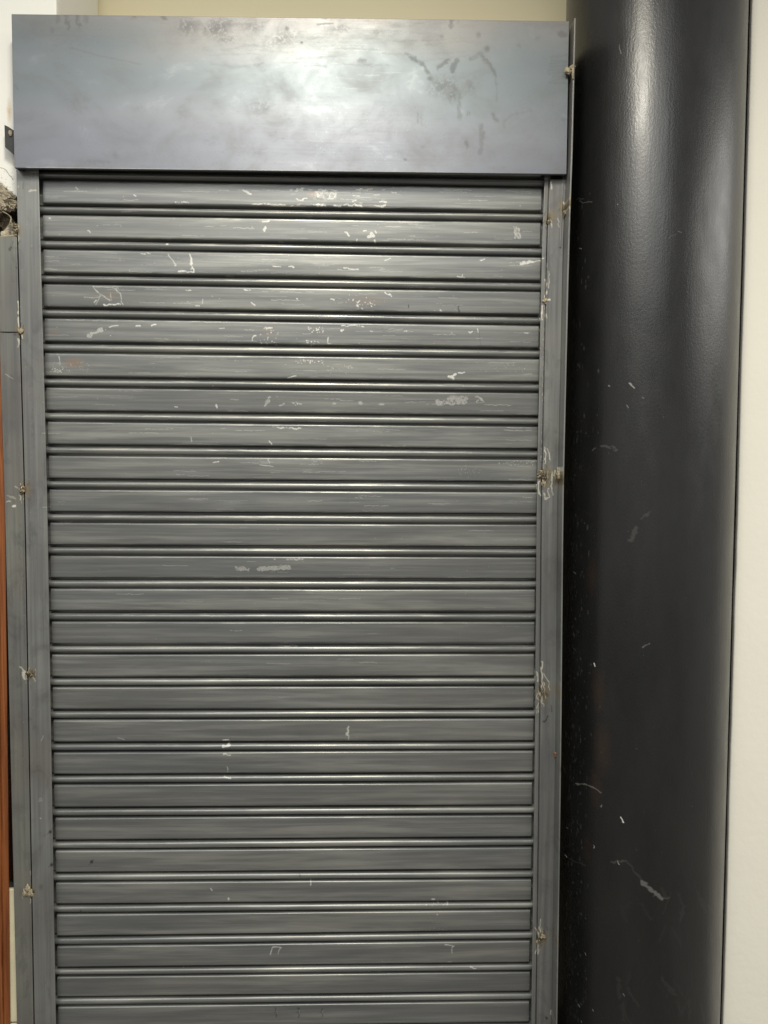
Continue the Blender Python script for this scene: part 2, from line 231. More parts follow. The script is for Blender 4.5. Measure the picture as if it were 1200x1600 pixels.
# left wall: scorch beside the hood and a hairline crack
V = 0.02
pen.blob((14,175,V),7,34,.8,2,1,0); pen.blob((13,205,V),6,16,.5,2,1); pen.blob((21,253,V),4,18,.6,2,1); pen.line([(0,263,V),(6,264,V),(13,271,V),(20,281,V)],1.6,.8,1,1,.1); pen.specks(0,24,268,300,24,V,(.8,2),(.15,.4),1)
def make_image(name, arr):
    h, w = arr.shape[:2]; im = bpy.data.images.new(name, w, h, alpha=False, float_buffer=False); im.colorspace_settings.name = 'Non-Color'
    px = np.ones((h, w, 4), np.float32); px[..., :3] = np.clip(arr, 0, 1); im.pixels.foreach_set(px.ravel()); im.update(); im.pack(); return im
IMG = make_image("front_wear_highlight", mask)

# ------------------------------------------------------------------ material helpers
class N:
    def __init__(s, name):
        s.m = bpy.data.materials.new(name); s.m.use_nodes = True; s.t = s.m.node_tree; s.b = s.t.nodes["Principled BSDF"]
        s.pos = s.t.nodes.new("ShaderNodeNewGeometry").outputs["Position"]
    def put(s, sock, v):
        if hasattr(v, 'is_linked') or isinstance(v, bpy.types.NodeSocket): s.t.links.new(v, sock)
        elif isinstance(v, tuple) and len(v) == 3 and sock.type == 'RGBA': sock.default_value = (*v, 1)
        else: sock.default_value = v
    def mp(s, scale, off=(0,0,0), src=None):
        n = s.t.nodes.new("ShaderNodeMapping"); n.inputs["Scale"].default_value = scale; n.inputs["Location"].default_value = off
        s.t.links.new(src or s.pos, n.inputs["Vector"]); return n.outputs[0]
    def noise(s, scale, vec, detail=3, rough=.55, dist=0):
        n = s.t.nodes.new("ShaderNodeTexNoise"); n.inputs["Scale"].default_value = scale; n.inputs["Detail"].default_value = detail
        n.inputs["Roughness"].default_value = rough; n.inputs["Distortion"].default_value = dist; s.t.links.new(vec, n.inputs["Vector"]); return n.outputs[0]
    def rng(s, v, a, b, c=0.0, d=1.0, smooth=False):
        n = s.t.nodes.new("ShaderNodeMapRange"); n.clamp = True
        if smooth: n.interpolation_type = 'SMOOTHSTEP'
        s.put(n.inputs[0], v)
        for i, k in enumerate((a, b, c, d)): n.inputs[i+1].default_value = k
        return n.outputs[0]
    def math(s, op, a, b=0.0):
        n = s.t.nodes.new("ShaderNodeMath"); n.operation = op; n.use_clamp = False; s.put(n.inputs[0], a); s.put(n.inputs[1], b); return n.outputs[0]
    def mix(s, f, a, b):
        n = s.t.nodes.new("ShaderNodeMix"); n.data_type = 'RGBA'; s.put(n.inputs[0], f); s.put(n.inputs[6], a); s.put(n.inputs[7], b); return n.outputs[2]
    def img(s, im, x0, x1, z0, z1, src=None):
        sx, sz = 1/(x1-x0), 1/(z1-z0)
        sp = s.t.nodes.new("ShaderNodeSeparateXYZ"); s.t.links.new(src or s.pos, sp.inputs[0])
        cb = s.t.nodes.new("ShaderNodeCombineXYZ"); s.t.links.new(s.math('MULTIPLY', s.math('SUBTRACT', sp.outputs[0], x0), sx), cb.inputs[0])
        s.t.links.new(s.math('MULTIPLY', s.math('SUBTRACT', sp.outputs[2], z0), sz), cb.inputs[1])
        n = s.t.nodes.new("ShaderNodeTexImage"); n.image = im; n.extension = 'CLIP'; s.t.links.new(cb.outputs[0], n.inputs[0])
        q = s.t.nodes.new("ShaderNodeSeparateColor"); s.t.links.new(n.outputs[0], q.inputs[0]); return q.outputs
    def attr(s, name):
        n = s.t.nodes.new("ShaderNodeAttribute"); n.attribute_name = name; return n.outputs["Fac"]
    def bump(s, h, strength, dist):
        n = s.t.nodes.new("ShaderNodeBump"); n.inputs["Strength"].default_value = strength; n.inputs["Distance"].default_value = dist; s.t.links.new(h, n.inputs["Height"]); s.t.links.new(n.outputs[0], s.b.inputs["Normal"])
    def out(s, color=None, rough=None, metal=None, spec=None, aniso=None):
        for k, v in (("Base Color", color), ("Roughness", rough), ("Metallic", metal), ("Specular IOR Level", spec), ("Anisotropic", aniso)):
            if v is not None: s.put(s.b.inputs[k], v)
        return s.m

def mat_slat():
    n = N("brushed_shutter_steel")
    streak = n.noise(1, n.mp((2.6, 3, 130)), 5, .58, .35); fine = n.noise(1, n.mp((5, 3, 520), (3,1,7)), 2, .6)
    big = n.noise(1, n.mp((2.6, 1, 5), (1,2,3)), 3); tintn = n.noise(1, n.mp((1.6, 1, 9), (5,2,1)), 2)
    s1 = n.rng(n.math('ADD', streak, n.math('MULTIPLY', n.math('SUBTRACT', big, .5), .5)), .42, .74)
    s2 = n.rng(fine, .5, .8)
    dark = n.mix(n.rng(tintn, .35, .65), (.170,.176,.176), (.178,.180,.168))
    col = n.mix(n.math('MULTIPLY', s1, .5), dark, (.30,.302,.285))
    col = n.mix(n.math('MULTIPLY', n.math('MULTIPLY', s2, s1), .5), col, (.40,.39,.33))
    oi = n.t.nodes.new("ShaderNodeObjectInfo").outputs["Random"]
    patch = n.noise(1, n.mp((2.4, 1, 42), (3,5,6)), 4, .62, .3); tone = n.math('ADD', n.rng(patch, .32, .68, -.20, .16), n.rng(oi, 0, 1, -.07, .07))
    col = n.mix(n.rng(tone, 0, .25, 0, 1), col, (.33,.33,.30)); col = n.mix(n.rng(tone, 0, -.27, 0, .55), col, (.085,.088,.097))
    q = n.img(IMG, MX0, MX1, MZ0, MZ1)
    col = n.mix(n.math('MULTIPLY', q[2], .7), col, (.27,.18,.125))
    # rubbed edges of each slat plus painted highlights, strongest high up and mid-width
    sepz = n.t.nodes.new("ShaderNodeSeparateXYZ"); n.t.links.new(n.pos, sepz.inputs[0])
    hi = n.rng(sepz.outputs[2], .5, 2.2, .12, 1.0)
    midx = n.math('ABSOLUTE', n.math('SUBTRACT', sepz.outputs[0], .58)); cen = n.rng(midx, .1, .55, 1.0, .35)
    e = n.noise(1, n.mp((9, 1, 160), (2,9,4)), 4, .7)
    wear_glint = n.math('MULTIPLY', n.attr("wear_glint"), n.math('MULTIPLY', n.math('MULTIPLY', hi, cen), n.rng(e, .50, .62)))
    col = n.mix(n.math('MULTIPLY', wear_glint, .65), col, (.66,.65,.56))
    white = n.math('MULTIPLY', q[0], n.rng(n.noise(1, n.mp((420, 1, 520), (1,1,1)), 3, .7), .38, .56, .35, 1.0))
    col = n.mix(white, col, (.86,.85,.78)); col = n.mix(n.math('MULTIPLY', q[1], .9), col, (.02,.02,.02))
    rough = n.math('SUBTRACT', n.math('ADD', n.rng(streak, .3, .7, .34, .46), n.math('MULTIPLY', white, .2)), n.math('MULTIPLY', n.attr('wear_glint'), .07))
    metal = n.math('MULTIPLY', n.math('SUBTRACT', 1.0, white), .45)
    n.bump(n.math('ADD', n.math('MULTIPLY', streak, .6), n.noise(1, n.mp((6, 3, 40), (9,9,9)), 2)), .22, .0012)
    return n.out(col, rough, metal, .5)
def mat_rail(name="painted_rail_steel", tone=1.0, warm=0.0):
    n = N(name)
    st = n.noise(1, n.mp((120, 60, 2.4)), 4, .62); big = n.noise(1, n.mp((6, 3, 3.5), (4,1,2)), 3); fine = n.noise(90, n.pos, 2)
    a = (.15*tone, .152*tone, .150*tone); b = (.25*tone, (.255-.01*warm)*tone, (.24-.05*warm)*tone)
    col = n.mix(n.rng(n.math('ADD', st, n.math('SUBTRACT', big, .5)), .3, .75), a, b)
    col = n.mix(n.rng(n.noise(1, n.mp((3,3,5),(8,8,8)), 2), .45, .7, 0, .5), col, (.17*tone,.15*tone,.13*tone))
    q = n.img(IMG, MX0, MX1, MZ0, MZ1)
    blot = n.noise(1, n.mp((22,9,14),(5,5,2)), 5, .7, .6); col = n.mix(n.rng(blot, .52, .72, 0, .5), col, (.085*tone,.083*tone,.08*tone)); col = n.mix(n.math('MULTIPLY', q[2], .85), col, (.24,.18,.085)); col = n.mix(q[0], col, (.78,.74,.62)); col = n.mix(n.math('MULTIPLY', q[1], .9), col, (.025,.022,.02))
    n.bump(n.math('ADD', st, n.math('MULTIPLY', fine, .4)), .12, .001)
    return n.out(col, n.rng(st, .3, .7, .40, .52), .35, .5)
def mat_hood():
    n = N("mill_scale_sheet")
    big = n.noise(1, n.mp((3, 1, 6), (1.5,2,8)), 3, .6); wid = n.noise(1, n.mp((1.6, 1, 9), (7,2,3)), 2); br = n.noise(1, n.mp((3, 2, 260)), 3, .6)
    sp = n.t.nodes.new("ShaderNodeSeparateXYZ"); n.t.links.new(n.pos, sp.inputs[0])
    zz = n.math('ADD', sp.outputs[2], n.math('MULTIPLY', n.math('SUBTRACT', big, .5), .22))
    col = n.mix(n.rng(zz, 2.26, 2.38), (.150,.158,.178), (.146,.166,.176))       # the mill-scale tint drifts from violet to blue-green
    col = n.mix(n.rng(zz, 2.43, 2.52), col, (.19,.186,.178))
    col = n.mix(n.rng(wid, .4, .7, 0, .35), col, (.23,.23,.24))
    q = n.img(IMG, MX0, MX1, MZ0, MZ1)
    col = n.mix(n.math('MULTIPLY', q[1], .72), col, (.105,.102,.10)); col = n.mix(n.math('MULTIPLY', q[2], .6), col, (.15,.115,.08)); col = n.mix(n.math('MULTIPLY', q[0], .7), col, (.75,.74,.68))
    cloud = n.noise(1, n.mp((9, 1, 13), (3,3,9)), 6, .68, .4); speck = n.noise(1, n.mp((330, 1, 300), (1,1,1)), 2, .6); dens = n.noise(1, n.mp((5, 1, 7), (8,1,4)), 3)
    col = n.mix(n.rng(cloud, .5, .68, 0, .38), col, (.135,.133,.135)); col = n.mix(n.rng(cloud, .40, .28, 0, .25), col, (.30,.31,.32))
    col = n.mix(n.math('MULTIPLY', n.rng(speck, .60, .72), n.rng(dens, .45, .62, 0, .5)), col, (.08,.08,.082))
    rough = n.math('ADD', n.rng(cloud, .3, .7, .40, .50), n.math('MULTIPLY', q[1], .18))
    n.bump(n.math('ADD', n.math('ADD', br, n.math('MULTIPLY', n.noise(420, n.pos, 2), .5)), n.math('MULTIPLY', n.noise(1, n.mp((5,1,7),(2,2,2)), 2), 4.0)), .10, .0008)
    return n.out(col, rough, .72, .5, .35)
def mat_plain(name, color, rough=.5, metal=0.0, nscale=40, var=.25, bump=.1, bdist=.002, spec=.5, stretch=(1,1,1)):
    n = N(name); v = n.mp(stretch)
    a = n.noise(nscale, v, 4); c2 = tuple(c*(1-var) for c in color)
    n.bump(n.noise(nscale*2.5, v, 4), bump, bdist)
    return n.out(n.mix(n.rng(a, .35, .65), c2, color), rough, metal, spec)
def mat_wall(name, color, use_mask=False, bump=.25):
    n = N(name); a = n.noise(3, n.pos, 4); b = n.noise(60, n.pos, 3)
    col = n.mix(n.rng(a, .3, .7), tuple(c*.965 for c in color), color)
    col = n.mix(n.rng(n.noise(55, n.mp((1,1,.6),(3,3,3)), 2), .74, .80, 0, .35), col, tuple(c*.7 for c in color))
    if use_mask:
        q = n.img(IMG, MX0, MX1, MZ0, MZ1); col = n.mix(n.math('MULTIPLY', q[2], .85), col, (.55,.36,.13)); col = n.mix(q[1], col, (.2,.17,.13))
    n.bump(n.math('ADD', n.math('MULTIPLY', b, .5), n.noise(9, n.pos, 3)), bump, .004)
    return n.out(col, .62, 0, .35)

M_SLAT = mat_slat(); M_RAIL = mat_rail(); M_BAR = mat_rail("painted_jamb_steel", .92, .6); M_HOOD = mat_hood()
M_DARK = mat_plain("dark_steel", (.06,.06,.06), .6, .3)  # even near-black base for drum, bracket and some weld lumps
M_WELD = mat_plain("weld_metal", (.36,.30,.20), .38, .75, 160, .75, .6, .003)
M_RUST = mat_plain("rusty_screw_metal", (.42,.20,.10), .45, .5, 220, .6, .5, .002)
M_CHIP = mat_plain("bare_filler", (.46,.39,.26), .7, 0, 240, .45, .6, .003)
M_WHITE = mat_wall("white_painted_plaster", (.86,.83,.72)); M_LEFT = mat_wall("white_plaster_left", (.88,.87,.81), True); M_CREAM = mat_wall("cream_painted_plaster", (.88,.80,.55), bump=.06)
M_MORTAR = mat_plain("broken_mortar", (.66,.58,.43), .9, 0, 70, .6, 1.0, .01, .2)
M_CAVITY = mat_plain("cavity_shade_mortar", (.10,.095,.085), .95, 0, 30, .5, .8, .01, .1)  # near-black version of the mortar, shade of the hollow put into its colour
M_TILE = mat_plain("cream_marble_tile", (.86,.78,.54), .25, 0, 14, .14, .03, .001)
M_FLOOR = mat_plain("floor_tiles", (.17,.155,.14), .5, 0, 6, .4, .1, .002)
def mat_wood(name, dark, light):
    n = N(name); g = n.noise(1, n.mp((95, 60, 3.2)), 4, .65, .6); f = n.noise(1, n.mp((380, 200, 9)), 2)
    col = n.mix(n.rng(g, .36, .66), dark, light); col = n.mix(n.rng(f, .55, .75, 0, .45), col, tuple(c*.45 for c in dark)); n.bump(g, .15, .001)
    return n.out(col, .38, 0, .5)
M_WOOD = mat_wood("varnished_wood", (.15,.042,.012), (.36,.120,.034)); M_WOOD2 = mat_wood("dark_varnished_wood", (.035,.012,.006), (.075,.022,.010))

# ------------------------------------------------------------------ setting
bm = bmesh.new(); box(bm, -3, 4, -5, 2, -.1, 0); o = link("floor", bm, M_FLOOR); o['kind'] = 'structure'

# column
CX, CY, CR = 1.381, 0.10, 0.2003
CW, CH = 640, 2600                       # wear and painted-reflection map of the column: arc length -0.32..0.32, height 0.1..2.7
cmask = np.zeros((CH, CW, 3), np.float32)
def colpix(px, py, _=0):
    d = CM @ np.array([(px-600)/FPX, 1.0, (800-py)/FPX]); ox, oy = CAM[0]-CX, CAM[1]-CY
    a = d[0]**2+d[1]**2; b = 2*(ox*d[0]+oy*d[1]); c = ox*ox+oy*oy-CR*CR; D = b*b-4*a*c
    t = (-b-math.sqrt(max(D, 0)))/(2*a); x, y, z = ox+t*d[0], oy+t*d[1], CAM[2]+t*d[2]
    return (math.atan2(x, -y)*CR+.32)*1000, (z-.1)*1000
cp = Pen(cmask, colpix)
def wc(w, *pts, a=.6, br=.1, ch=0, soft=1.0): cp.line(list(pts), w, a, ch, soft, br)
wc(3,(984,600),(992,606),a=.45); wc(2,(950,602),(952,604),a=.4); wc(5,(940,697),(958,699),(962,704),a=.12,br=.3); wc(3,(925,704),(930,700),a=.15,br=.2); wc(2,(980,634),(982,637),a=.4); wc(1.5,(1003,622),(1005,623),a=.3)
wc(9,(985,845),(994,826),a=.10,br=.2,soft=3); wc(6,(1003,810),(1014,802),a=.08,soft=3); wc(3,(1003,1013),(1013,1006),a=.22); wc(2.5,(928,1037),(930,1041),a=.85); wc(2,(896,895),(900,897),a=.35); wc(2,(993,1170),(995,1170),a=.15)
wc(3,(899,1225),(915,1226),(930,1233),(939,1239),a=.26,br=.2); wc(2,(939,1261),(940,1258),a=.3); wc(2.8,(970,1278),(973,1286),a=.85); wc(2,(927,1321),(928,1326),a=.55); wc(3,(883,1337),(886,1340),a=.8); wc(1.5,(886,1340),(900,1347),(915,1352),a=.12); wc(2.5,(885,1293),(887,1294),a=.6); wc(4,(881,1198),(883,1208),a=.35)
wc(4,(955,1348),(965,1346),(978,1345),a=.12,soft=2); wc(3,(964,1347),(966,1350),a=.5); wc(5,(978,1345),(990,1360),(1002,1378),a=.07,soft=2); wc(9,(1002,1378),(1018,1392),(1034,1404),a=.26,br=.15,soft=3); wc(4,(1034,1404),(1044,1404),a=.13,soft=2); wc(2,(1040,1445),(1030,1470),a=.05,soft=2)
for x, y in ((904,1570),(926,1578),(907,1595),(974,1553),(881,1448),(889,1521),(877,1565),(914,1490)): wc(1.8,(x,y),(x+1,y+3),a=rng.uniform(.25,.5))
wc(2,(905,314),(912,317),(925,316),a=.2,br=.2); wc(3,(900,312),(910,311),a=.14,br=.2); wc(2,(905,388),(908,390),a=.4); wc(2,(965,320),(966,320),a=.5); wc(2,(968,70),(970,84),a=.3); wc(2,(1060,362),(1064,364),a=.25); wc(3,(1045,372),(1056,366),a=.10,br=.2)
wc(4,(884,1145),(884,1152),a=.2); cp.blob((885,770,0),4,14,.25,0,.9,0,.35); wc(6,(912,800),(925,806),a=.1,br=.3,ch=2)
for _ in range(520):                      # dusty left edge beside the shutter
    x = 884+abs(rng.normal(0,16)); y = rng.uniform(300,1595); cp.blob((x,y,0),rng.uniform(1,4),rng.uniform(2,9),rng.uniform(.05,.20),0,1.0,0,.25)
for _ in range(70): cp.blob((rng.uniform(895,1090),rng.uniform(300,1595),0),rng.uniform(.5,1),rng.uniform(.5,1.2),rng.uniform(.1,.35),0,.6)
for _ in range(26): x=rng.uniform(960,1100); y=rng.uniform(1380,1580); wc(rng.uniform(2,8),(x,y),(x+rng.uniform(-20,20),y+rng.uniform(8,34)),a=rng.uniform(.02,.05),soft=3,br=.2)
for x, y, r, a in ((935,1080,34,.5),(940,1170,38,.6),(925,900,30,.35),(930,1230,30,.5),(918,1330,30,.25)): cp.blob((x,y,0),r*.7,r*2.0,a,2,1)  # brown reflection low on the left side, painted into the colour
CIMG = make_image("column_wear_reflection", cmask)
def mat_column():
    n = N("black_gloss_column_paint")
    sp = n.t.nodes.new("ShaderNodeSeparateXYZ"); n.t.links.new(n.pos, sp.inputs[0])
    ang = n.math('ARCTAN2', n.math('SUBTRACT', sp.outputs[0], CX), n.math('SUBTRACT', CY, sp.outputs[1]))
    cb = n.t.nodes.new("ShaderNodeCombineXYZ"); n.t.links.new(n.math('MULTIPLY', ang, CR), cb.inputs[0]); n.t.links.new(sp.outputs[2], cb.inputs[2])
    u = cb.outputs[0]; q = n.img(CIMG, -.32, .32, .1, 2.7, u)
    big = n.noise(1, n.mp((9, 1, 3), (2,2,2), u), 4)
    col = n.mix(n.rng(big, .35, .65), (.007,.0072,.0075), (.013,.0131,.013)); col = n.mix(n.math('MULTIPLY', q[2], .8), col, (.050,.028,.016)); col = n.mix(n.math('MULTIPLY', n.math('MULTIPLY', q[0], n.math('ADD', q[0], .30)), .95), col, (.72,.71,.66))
    peel = n.noise(1, n.mp((260, 1, 150), (0,0,0), u), 3, .55); drag = n.noise(1, n.mp((170, 1, 18), (4,0,1), u), 2); wav = n.noise(1, n.mp((14, 1, 5), (1,0,7), u), 2)
    n.bump(n.math('ADD', n.math('ADD', n.math('MULTIPLY', peel, .7), n.math('MULTIPLY', drag, .45)), n.math('MULTIPLY', wav, 2.2)), .19, .0022)
    return n.out(col, n.math('ADD', n.rng(n.noise(1, n.mp((30,1,12),(6,0,2),u), 3), .35, .65, .29, .36), n.math('MULTIPLY', q[0], .2)), 0, .62)
bm = bmesh.new(); ns = 128
ra = [bm.verts.new((CX+CR*math.sin(2*math.pi*k/ns), CY-CR*math.cos(2*math.pi*k/ns), 0)) for k in range(ns)]
rb = [bm.verts.new((v.co.x, v.co.y, 3.2)) for v in ra]
for k in range(ns): bm.faces.new((ra[k], ra[(k+1)%ns], rb[(k+1)%ns], rb[k]))
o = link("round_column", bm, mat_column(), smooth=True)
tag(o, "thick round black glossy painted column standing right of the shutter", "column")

# white wall right of the column: its raw edge runs down the column with a dark gap
WY = 0.031
az = math.radians(26.42); xe = CAM[0]+(WY-CAM[1])*math.tan(az)
pts = []
for i in range(61):
    z = 3.2*i/60; pts.append((xe-.0044+.0018*mnoise.noise(Vector((z*3.1, 2, 0)))+.001*mnoise.noise(Vector((z*14, 5, 0))), z))
bm = bmesh.new(); prism(bm, pts+[(3.6, 3.2), (3.6, 0)], WY, WY+.012)
o = link("white_wall", bm, M_WHITE, bevel=.0025); tag(o, "white painted plaster wall at the right beside the black column", "wall")
bm = bmesh.new(); box(bm, xe+.02, 3.6, WY+.013, WY+.16, 0, 3.2); link("wall_core", bm, M_MORTAR, o)

# cream wall behind the hood
bm = bmesh.new(); box(bm, -.4, 1.9, .34, .44, 0, 3.2); o = link("cream_wall", bm, M_CREAM)
tag(o, "plain cream beige wall showing above the shutter hood", "wall")

# left white wall with its broken lower edge
wall = empty("plaster_wall", (-.3, .02, 2.0)); tag(wall, "white plaster wall left of the hood, broken open below with rough mortar showing", "wall")
def wpart(name, bm, mat, **k):
    for v in bm.verts: v.co -= Vector(wall.location)
    return link(name, bm, mat, wall, **k)
low = [at(x, y, V) for x, y in ((25.5,307),(22,304.5),(19,304),(16,300),(12,297.5),(9,294),(5,291),(2,287),(0,286))]
low += [(-.16, 2.18), (-.2, 2.16), (-.3, 2.17), (-1.2, 2.17)]
xr, _ = at(88, 10, V)
pl = [(xr, 3.2), (xr, 2.3), (low[0][0]+.012, 2.3), (low[0][0]+.008, low[0][1]-.004)]+low+[(-1.2, 3.2)]
bm = bmesh.new(); prism(bm, pl, V, V+.03); wpart("plaster", bm, M_LEFT, bevel=.004)
bm = bmesh.new(); prism(bm, [(xr-.01, 3.2), (xr-.01, 2.3), (-.06, 2.3), (-.06, 2.2), (-1.2, 2.2), (-1.2, 3.2)], V+.031, V+.3); wpart("wall_core", bm, M_LEFT)
bm = bmesh.new(); box(bm, -1.2, -.03, .13, .2, 0, 2.19); wpart("cavity_back", bm, M_CAVITY)
for i, (px, py, r, sc) in enumerate(((4,307,.014,(1,.8,1.2)),(15,302,.013,(1.4,.9,.7)),(22,309,.010,(1,.9,1)),(17,312,.010,(1.2,1,.8)),(11,309,.011,(.8,1,1.3)),(20,321,.014,(1.3,.9,.8)),(14,324,.010,(1,1,.9)),(3,321,.013,(.9,1,1.3)),(24,327,.008,(1,1,.7)),(8,329,.008,(1.3,.9,.7)),(-12,312,.03,(1.2,.8,1)),(-40,318,.03,(1.3,.8,1)))):
    x, z = at(px, py, .04); bm = bmesh.new(); lump(bm, (x, .030, z), r, sc, .75, 3, i+3, 1.7); wpart("mortar_lump", bm, M_MORTAR)
for i, (px, py) in enumerate(((4,343),(12,349),(-14,345))):
    x, z = at(px, py, .09); bm = bmesh.new(); lump(bm, (x, .09, z), .014, (1.2,.7,.8), .8, 3, i+40, 1.6); wpart("mortar_lump", bm, M_MORTAR)
pa = [at(x, y, .03) for x, y in ((0,374),(0,361),(5,360),(10,354),(16,344),(19,349),(22,351),(26,366),(26,374))]
bm = bmesh.new(); prism(bm, pa, .030, .06); wpart("mortar_chunk", bm, M_MORTAR, bevel=.003)
bm = bmesh.new(); tube(bm, [(at(x, y, .02)[0], yy, at(x, y, .02)[1]) for x, y, yy in ((3,330,.022),(8,332.5,.020),(14,336.5,.016),(20,341,.010),(22.5,346,.004),(24,354,-.004))], .0013, 6, .0020); wpart("wire", bm, M_CHIP, smooth=True)
bm = bmesh.new(); tube(bm, [(at(x, y, -.006)[0], -.006, at(x, y, -.006)[1]) for x, y in ((-30,372),(-6,370.5),(6,370),(16,369),(25,369))], .0022, 6); wpart("mortar_ridge", bm, M_CHIP, smooth=True)

# wooden door frame at the left edge
fr = empty("door_frame", (-.18, .05, 0)); tag(fr, "orange brown varnished wooden door frame at the far left edge", "door frame")
def fpart(name, bm, mat, **k):
    for v in bm.verts: v.co -= Vector(fr.location)
    return link(name, bm, mat, fr, **k)
edge = lambda z: (1.9-z)*-.0095
bm = bmesh.new(); box(bm, -.140, -.0895, .004, .0070, 0, 2.04, edge, 6); fpart("architrave", bm, M_WOOD, bevel=.004)
bm = bmesh.new(); box(bm, -.130, -.104, -.002, .0038, 0, 2.03, edge, 6); fpart("moulding", bm, M_WOOD, bevel=.003)
bm = bmesh.new(); box(bm, -.21, -.1405, .012, .08, 0, 2.04, edge, 6); fpart("jamb", bm, M_WOOD, bevel=.003)
bm = bmesh.new(); box(bm, -.105, -.075, .045, .08, .592, 2.04, edge, 6); fpart("door_stop", bm, M_WOOD2, bevel=.002)
tw = empty("tiled_wall", (-.09, .06, .3)); tag(tw, "cream marbled wall tiles in the narrow gap beside the wooden door frame", "tiles")
for z0, z1, x0 in ((.272, .588, -.14), (.0, .268, -.145)):
    bm = bmesh.new(); box(bm, x0+.006, -.06, .0075, .0175, z0, z1)
    for v in bm.verts: v.co -= Vector(tw.location)
    link("tile", bm, M_TILE, tw, bevel=.002)
bm = bmesh.new(); box(bm, -.2, -.055, .018, .0445, 0, .586)
for v in bm.verts: v.co -= Vector(tw.location)
link("backing", bm, M_CAVITY, tw)

# ------------------------------------------------------------------ roller shutter
sh = empty("roller_shutter", (.55, 0, 0)); tag(sh, "grey steel roller shutter with brushed horizontal slats under a plain hood box", "roller shutter")
def part(name, bm, mat, parent=None, **k):
    for v in bm.verts: v.co -= Vector(sh.location)
    o = link(name, bm, mat, sh, **k)
    if parent is not None: o.parent = parent
    return o
LG = [319,372.5,427,480.5,534.5,589,642.5,695.5,749,801,852.75,904.5,956,1007.5,1058.75,1110,1161,1211.5,1263,1314.4,1365,1414.4,1464.8,1513.3,1559.3]
RG = [331,385,439.5,493,545,598,651,702.5,754,804.25,855.75,906,957,1007,1057.5,1108,1158.75,1207.6,1259.3,1309.4,1359.8,1408.3,1455,1505.5,1550.6]
lx = lambda y: float(np.interp(y, [300,780,1590], [61.5,74.5,87.3])); rx = lambda y: float(np.interp(y, [300,780,1590], [850.7,838.5,830.8]))
ZL = [at(lx(y), y, 0)[1] for y in LG]; ZR = [at(rx(y), y, 0)[1] for y in RG]
P = .075
ZL = [ZL[0]+P*2, ZL[0]+P]+ZL+[ZL[-1]-P, ZL[-1]-2*P, ZL[-1]-3*P]; ZR = [ZR[0]+P*2, ZR[0]+P]+ZR+[ZR[-1]-P, ZR[-1]-2*P, ZR[-1]-3*P]
# section of one slat, mm below the upper joint / mm back from the face, and how rubbed or highlighted that spot is
prof = [(0,16,0),(3.4,16,0),(3.9,7,0)]
for k in range(11):
    a = math.radians(100-20*k); prof.append((11.0-7.2*math.sin(a), 5.2-6.8*math.cos(a), 1.0 if 1 <= k <= 4 else 0.0))
prof += [(18.3,15,0),(22.6,15,0),(22.9,4.2,.2),(23.4,2.0,.9),(24.4,.6,1),(26.0,0.05,.8),(28,0,.15),(48,0,0),(67.5,0,.1),(69.8,.1,.8),(71.4,1.0,.7),(72.3,3.0,.1),(72.6,9,0),(75,16,0)]
FLAT0 = 16                               # first profile row of the flat part
XL, XR = -.02, 1.125
for k in range(1, len(ZL)):
    bm = bmesh.new(); nx = 26; sd = k*7.3
    wear_glintl = bm.verts.layers.float.new("wear_glint")
    xs = [XL, (.0058 if k > 8 else .0022)+rng.uniform(-.001,.001)]; xs += [xs[1]+.0010]; x_e = 1.0995+rng.uniform(-.001,.001)
    xs += [xs[2]+(x_e-xs[2])*i/nx for i in range(1, nx+1)]; xs += [x_e+.0016, XR]
    cols = []
    for xi, x in enumerate(xs):
        t = (x-.0)/1.1; zt = ZL[k-1]+(ZR[k-1]-ZL[k-1])*t; zb = ZL[k]+(ZR[k]-ZL[k])*t; c = []
        for j, (u, y, w) in enumerate(prof):
            yy = y
            if j >= FLAT0 and (xi <= 1 or xi >= len(xs)-2): yy = max(y, 13.0)      # the flat stops short of the rails
            wob = (.00065 if j < 14 else .0004)*mnoise.noise(Vector((x*4, sd+j*.25, 0)))
            v = bm.verts.new((x, yy*.001+wob+.0008*mnoise.noise(Vector((x*1.3, sd, 3))), zt+(zb-zt)*u/75+wob*.8)); v[wear_glintl] = w; c.append(v)
        cols.append(c)
    for a, b in zip(cols, cols[1:]):
        for j in range(len(prof)-1): bm.faces.new((a[j], a[j+1], b[j+1], b[j]))
    o = part("slat", bm, M_SLAT, smooth=True)
    o.data.set_sharp_from_angle(angle=math.radians(50))

bl = lambda z: float(np.interp(z, [.28, .9, 1.49, 2.15, 2.5], [.0056, .0058, .0062, 0, -.001]))
brr = lambda z: float(np.interp(z, [.28, .9, 1.49, 2.05, 2.19, 2.51], [-.0005, -.002, -.0066, -.0035, 0, .0025]))
# left guide rail: channel box behind a flat face
bm = bmesh.new(); box(bm, -.0460, .0018, -.017, -.014, 0, 2.24, bl, 16); box(bm, -.0455, -.0425, -.0138, .045, 0, 2.24, bl, 16); box(bm, -.042, .0016, .042, .045, 0, 2.24, bl, 16)
part("guide_rail", bm, M_RAIL, bevel=.0012)
# right guide rail: narrow lip of the channel
bm = bmesh.new(); box(bm, 1.1032, 1.1124, -.0165, -.012, 0, 2.204, brr, 16); box(bm, 1.1145, 1.1172, -.0118, .045, 0, 2.24, brr, 16); box(bm, 1.1030, 1.1142, .042, .045, 0, 2.24, brr, 16)
part("guide_rail", bm, M_RAIL, bevel=.0010)
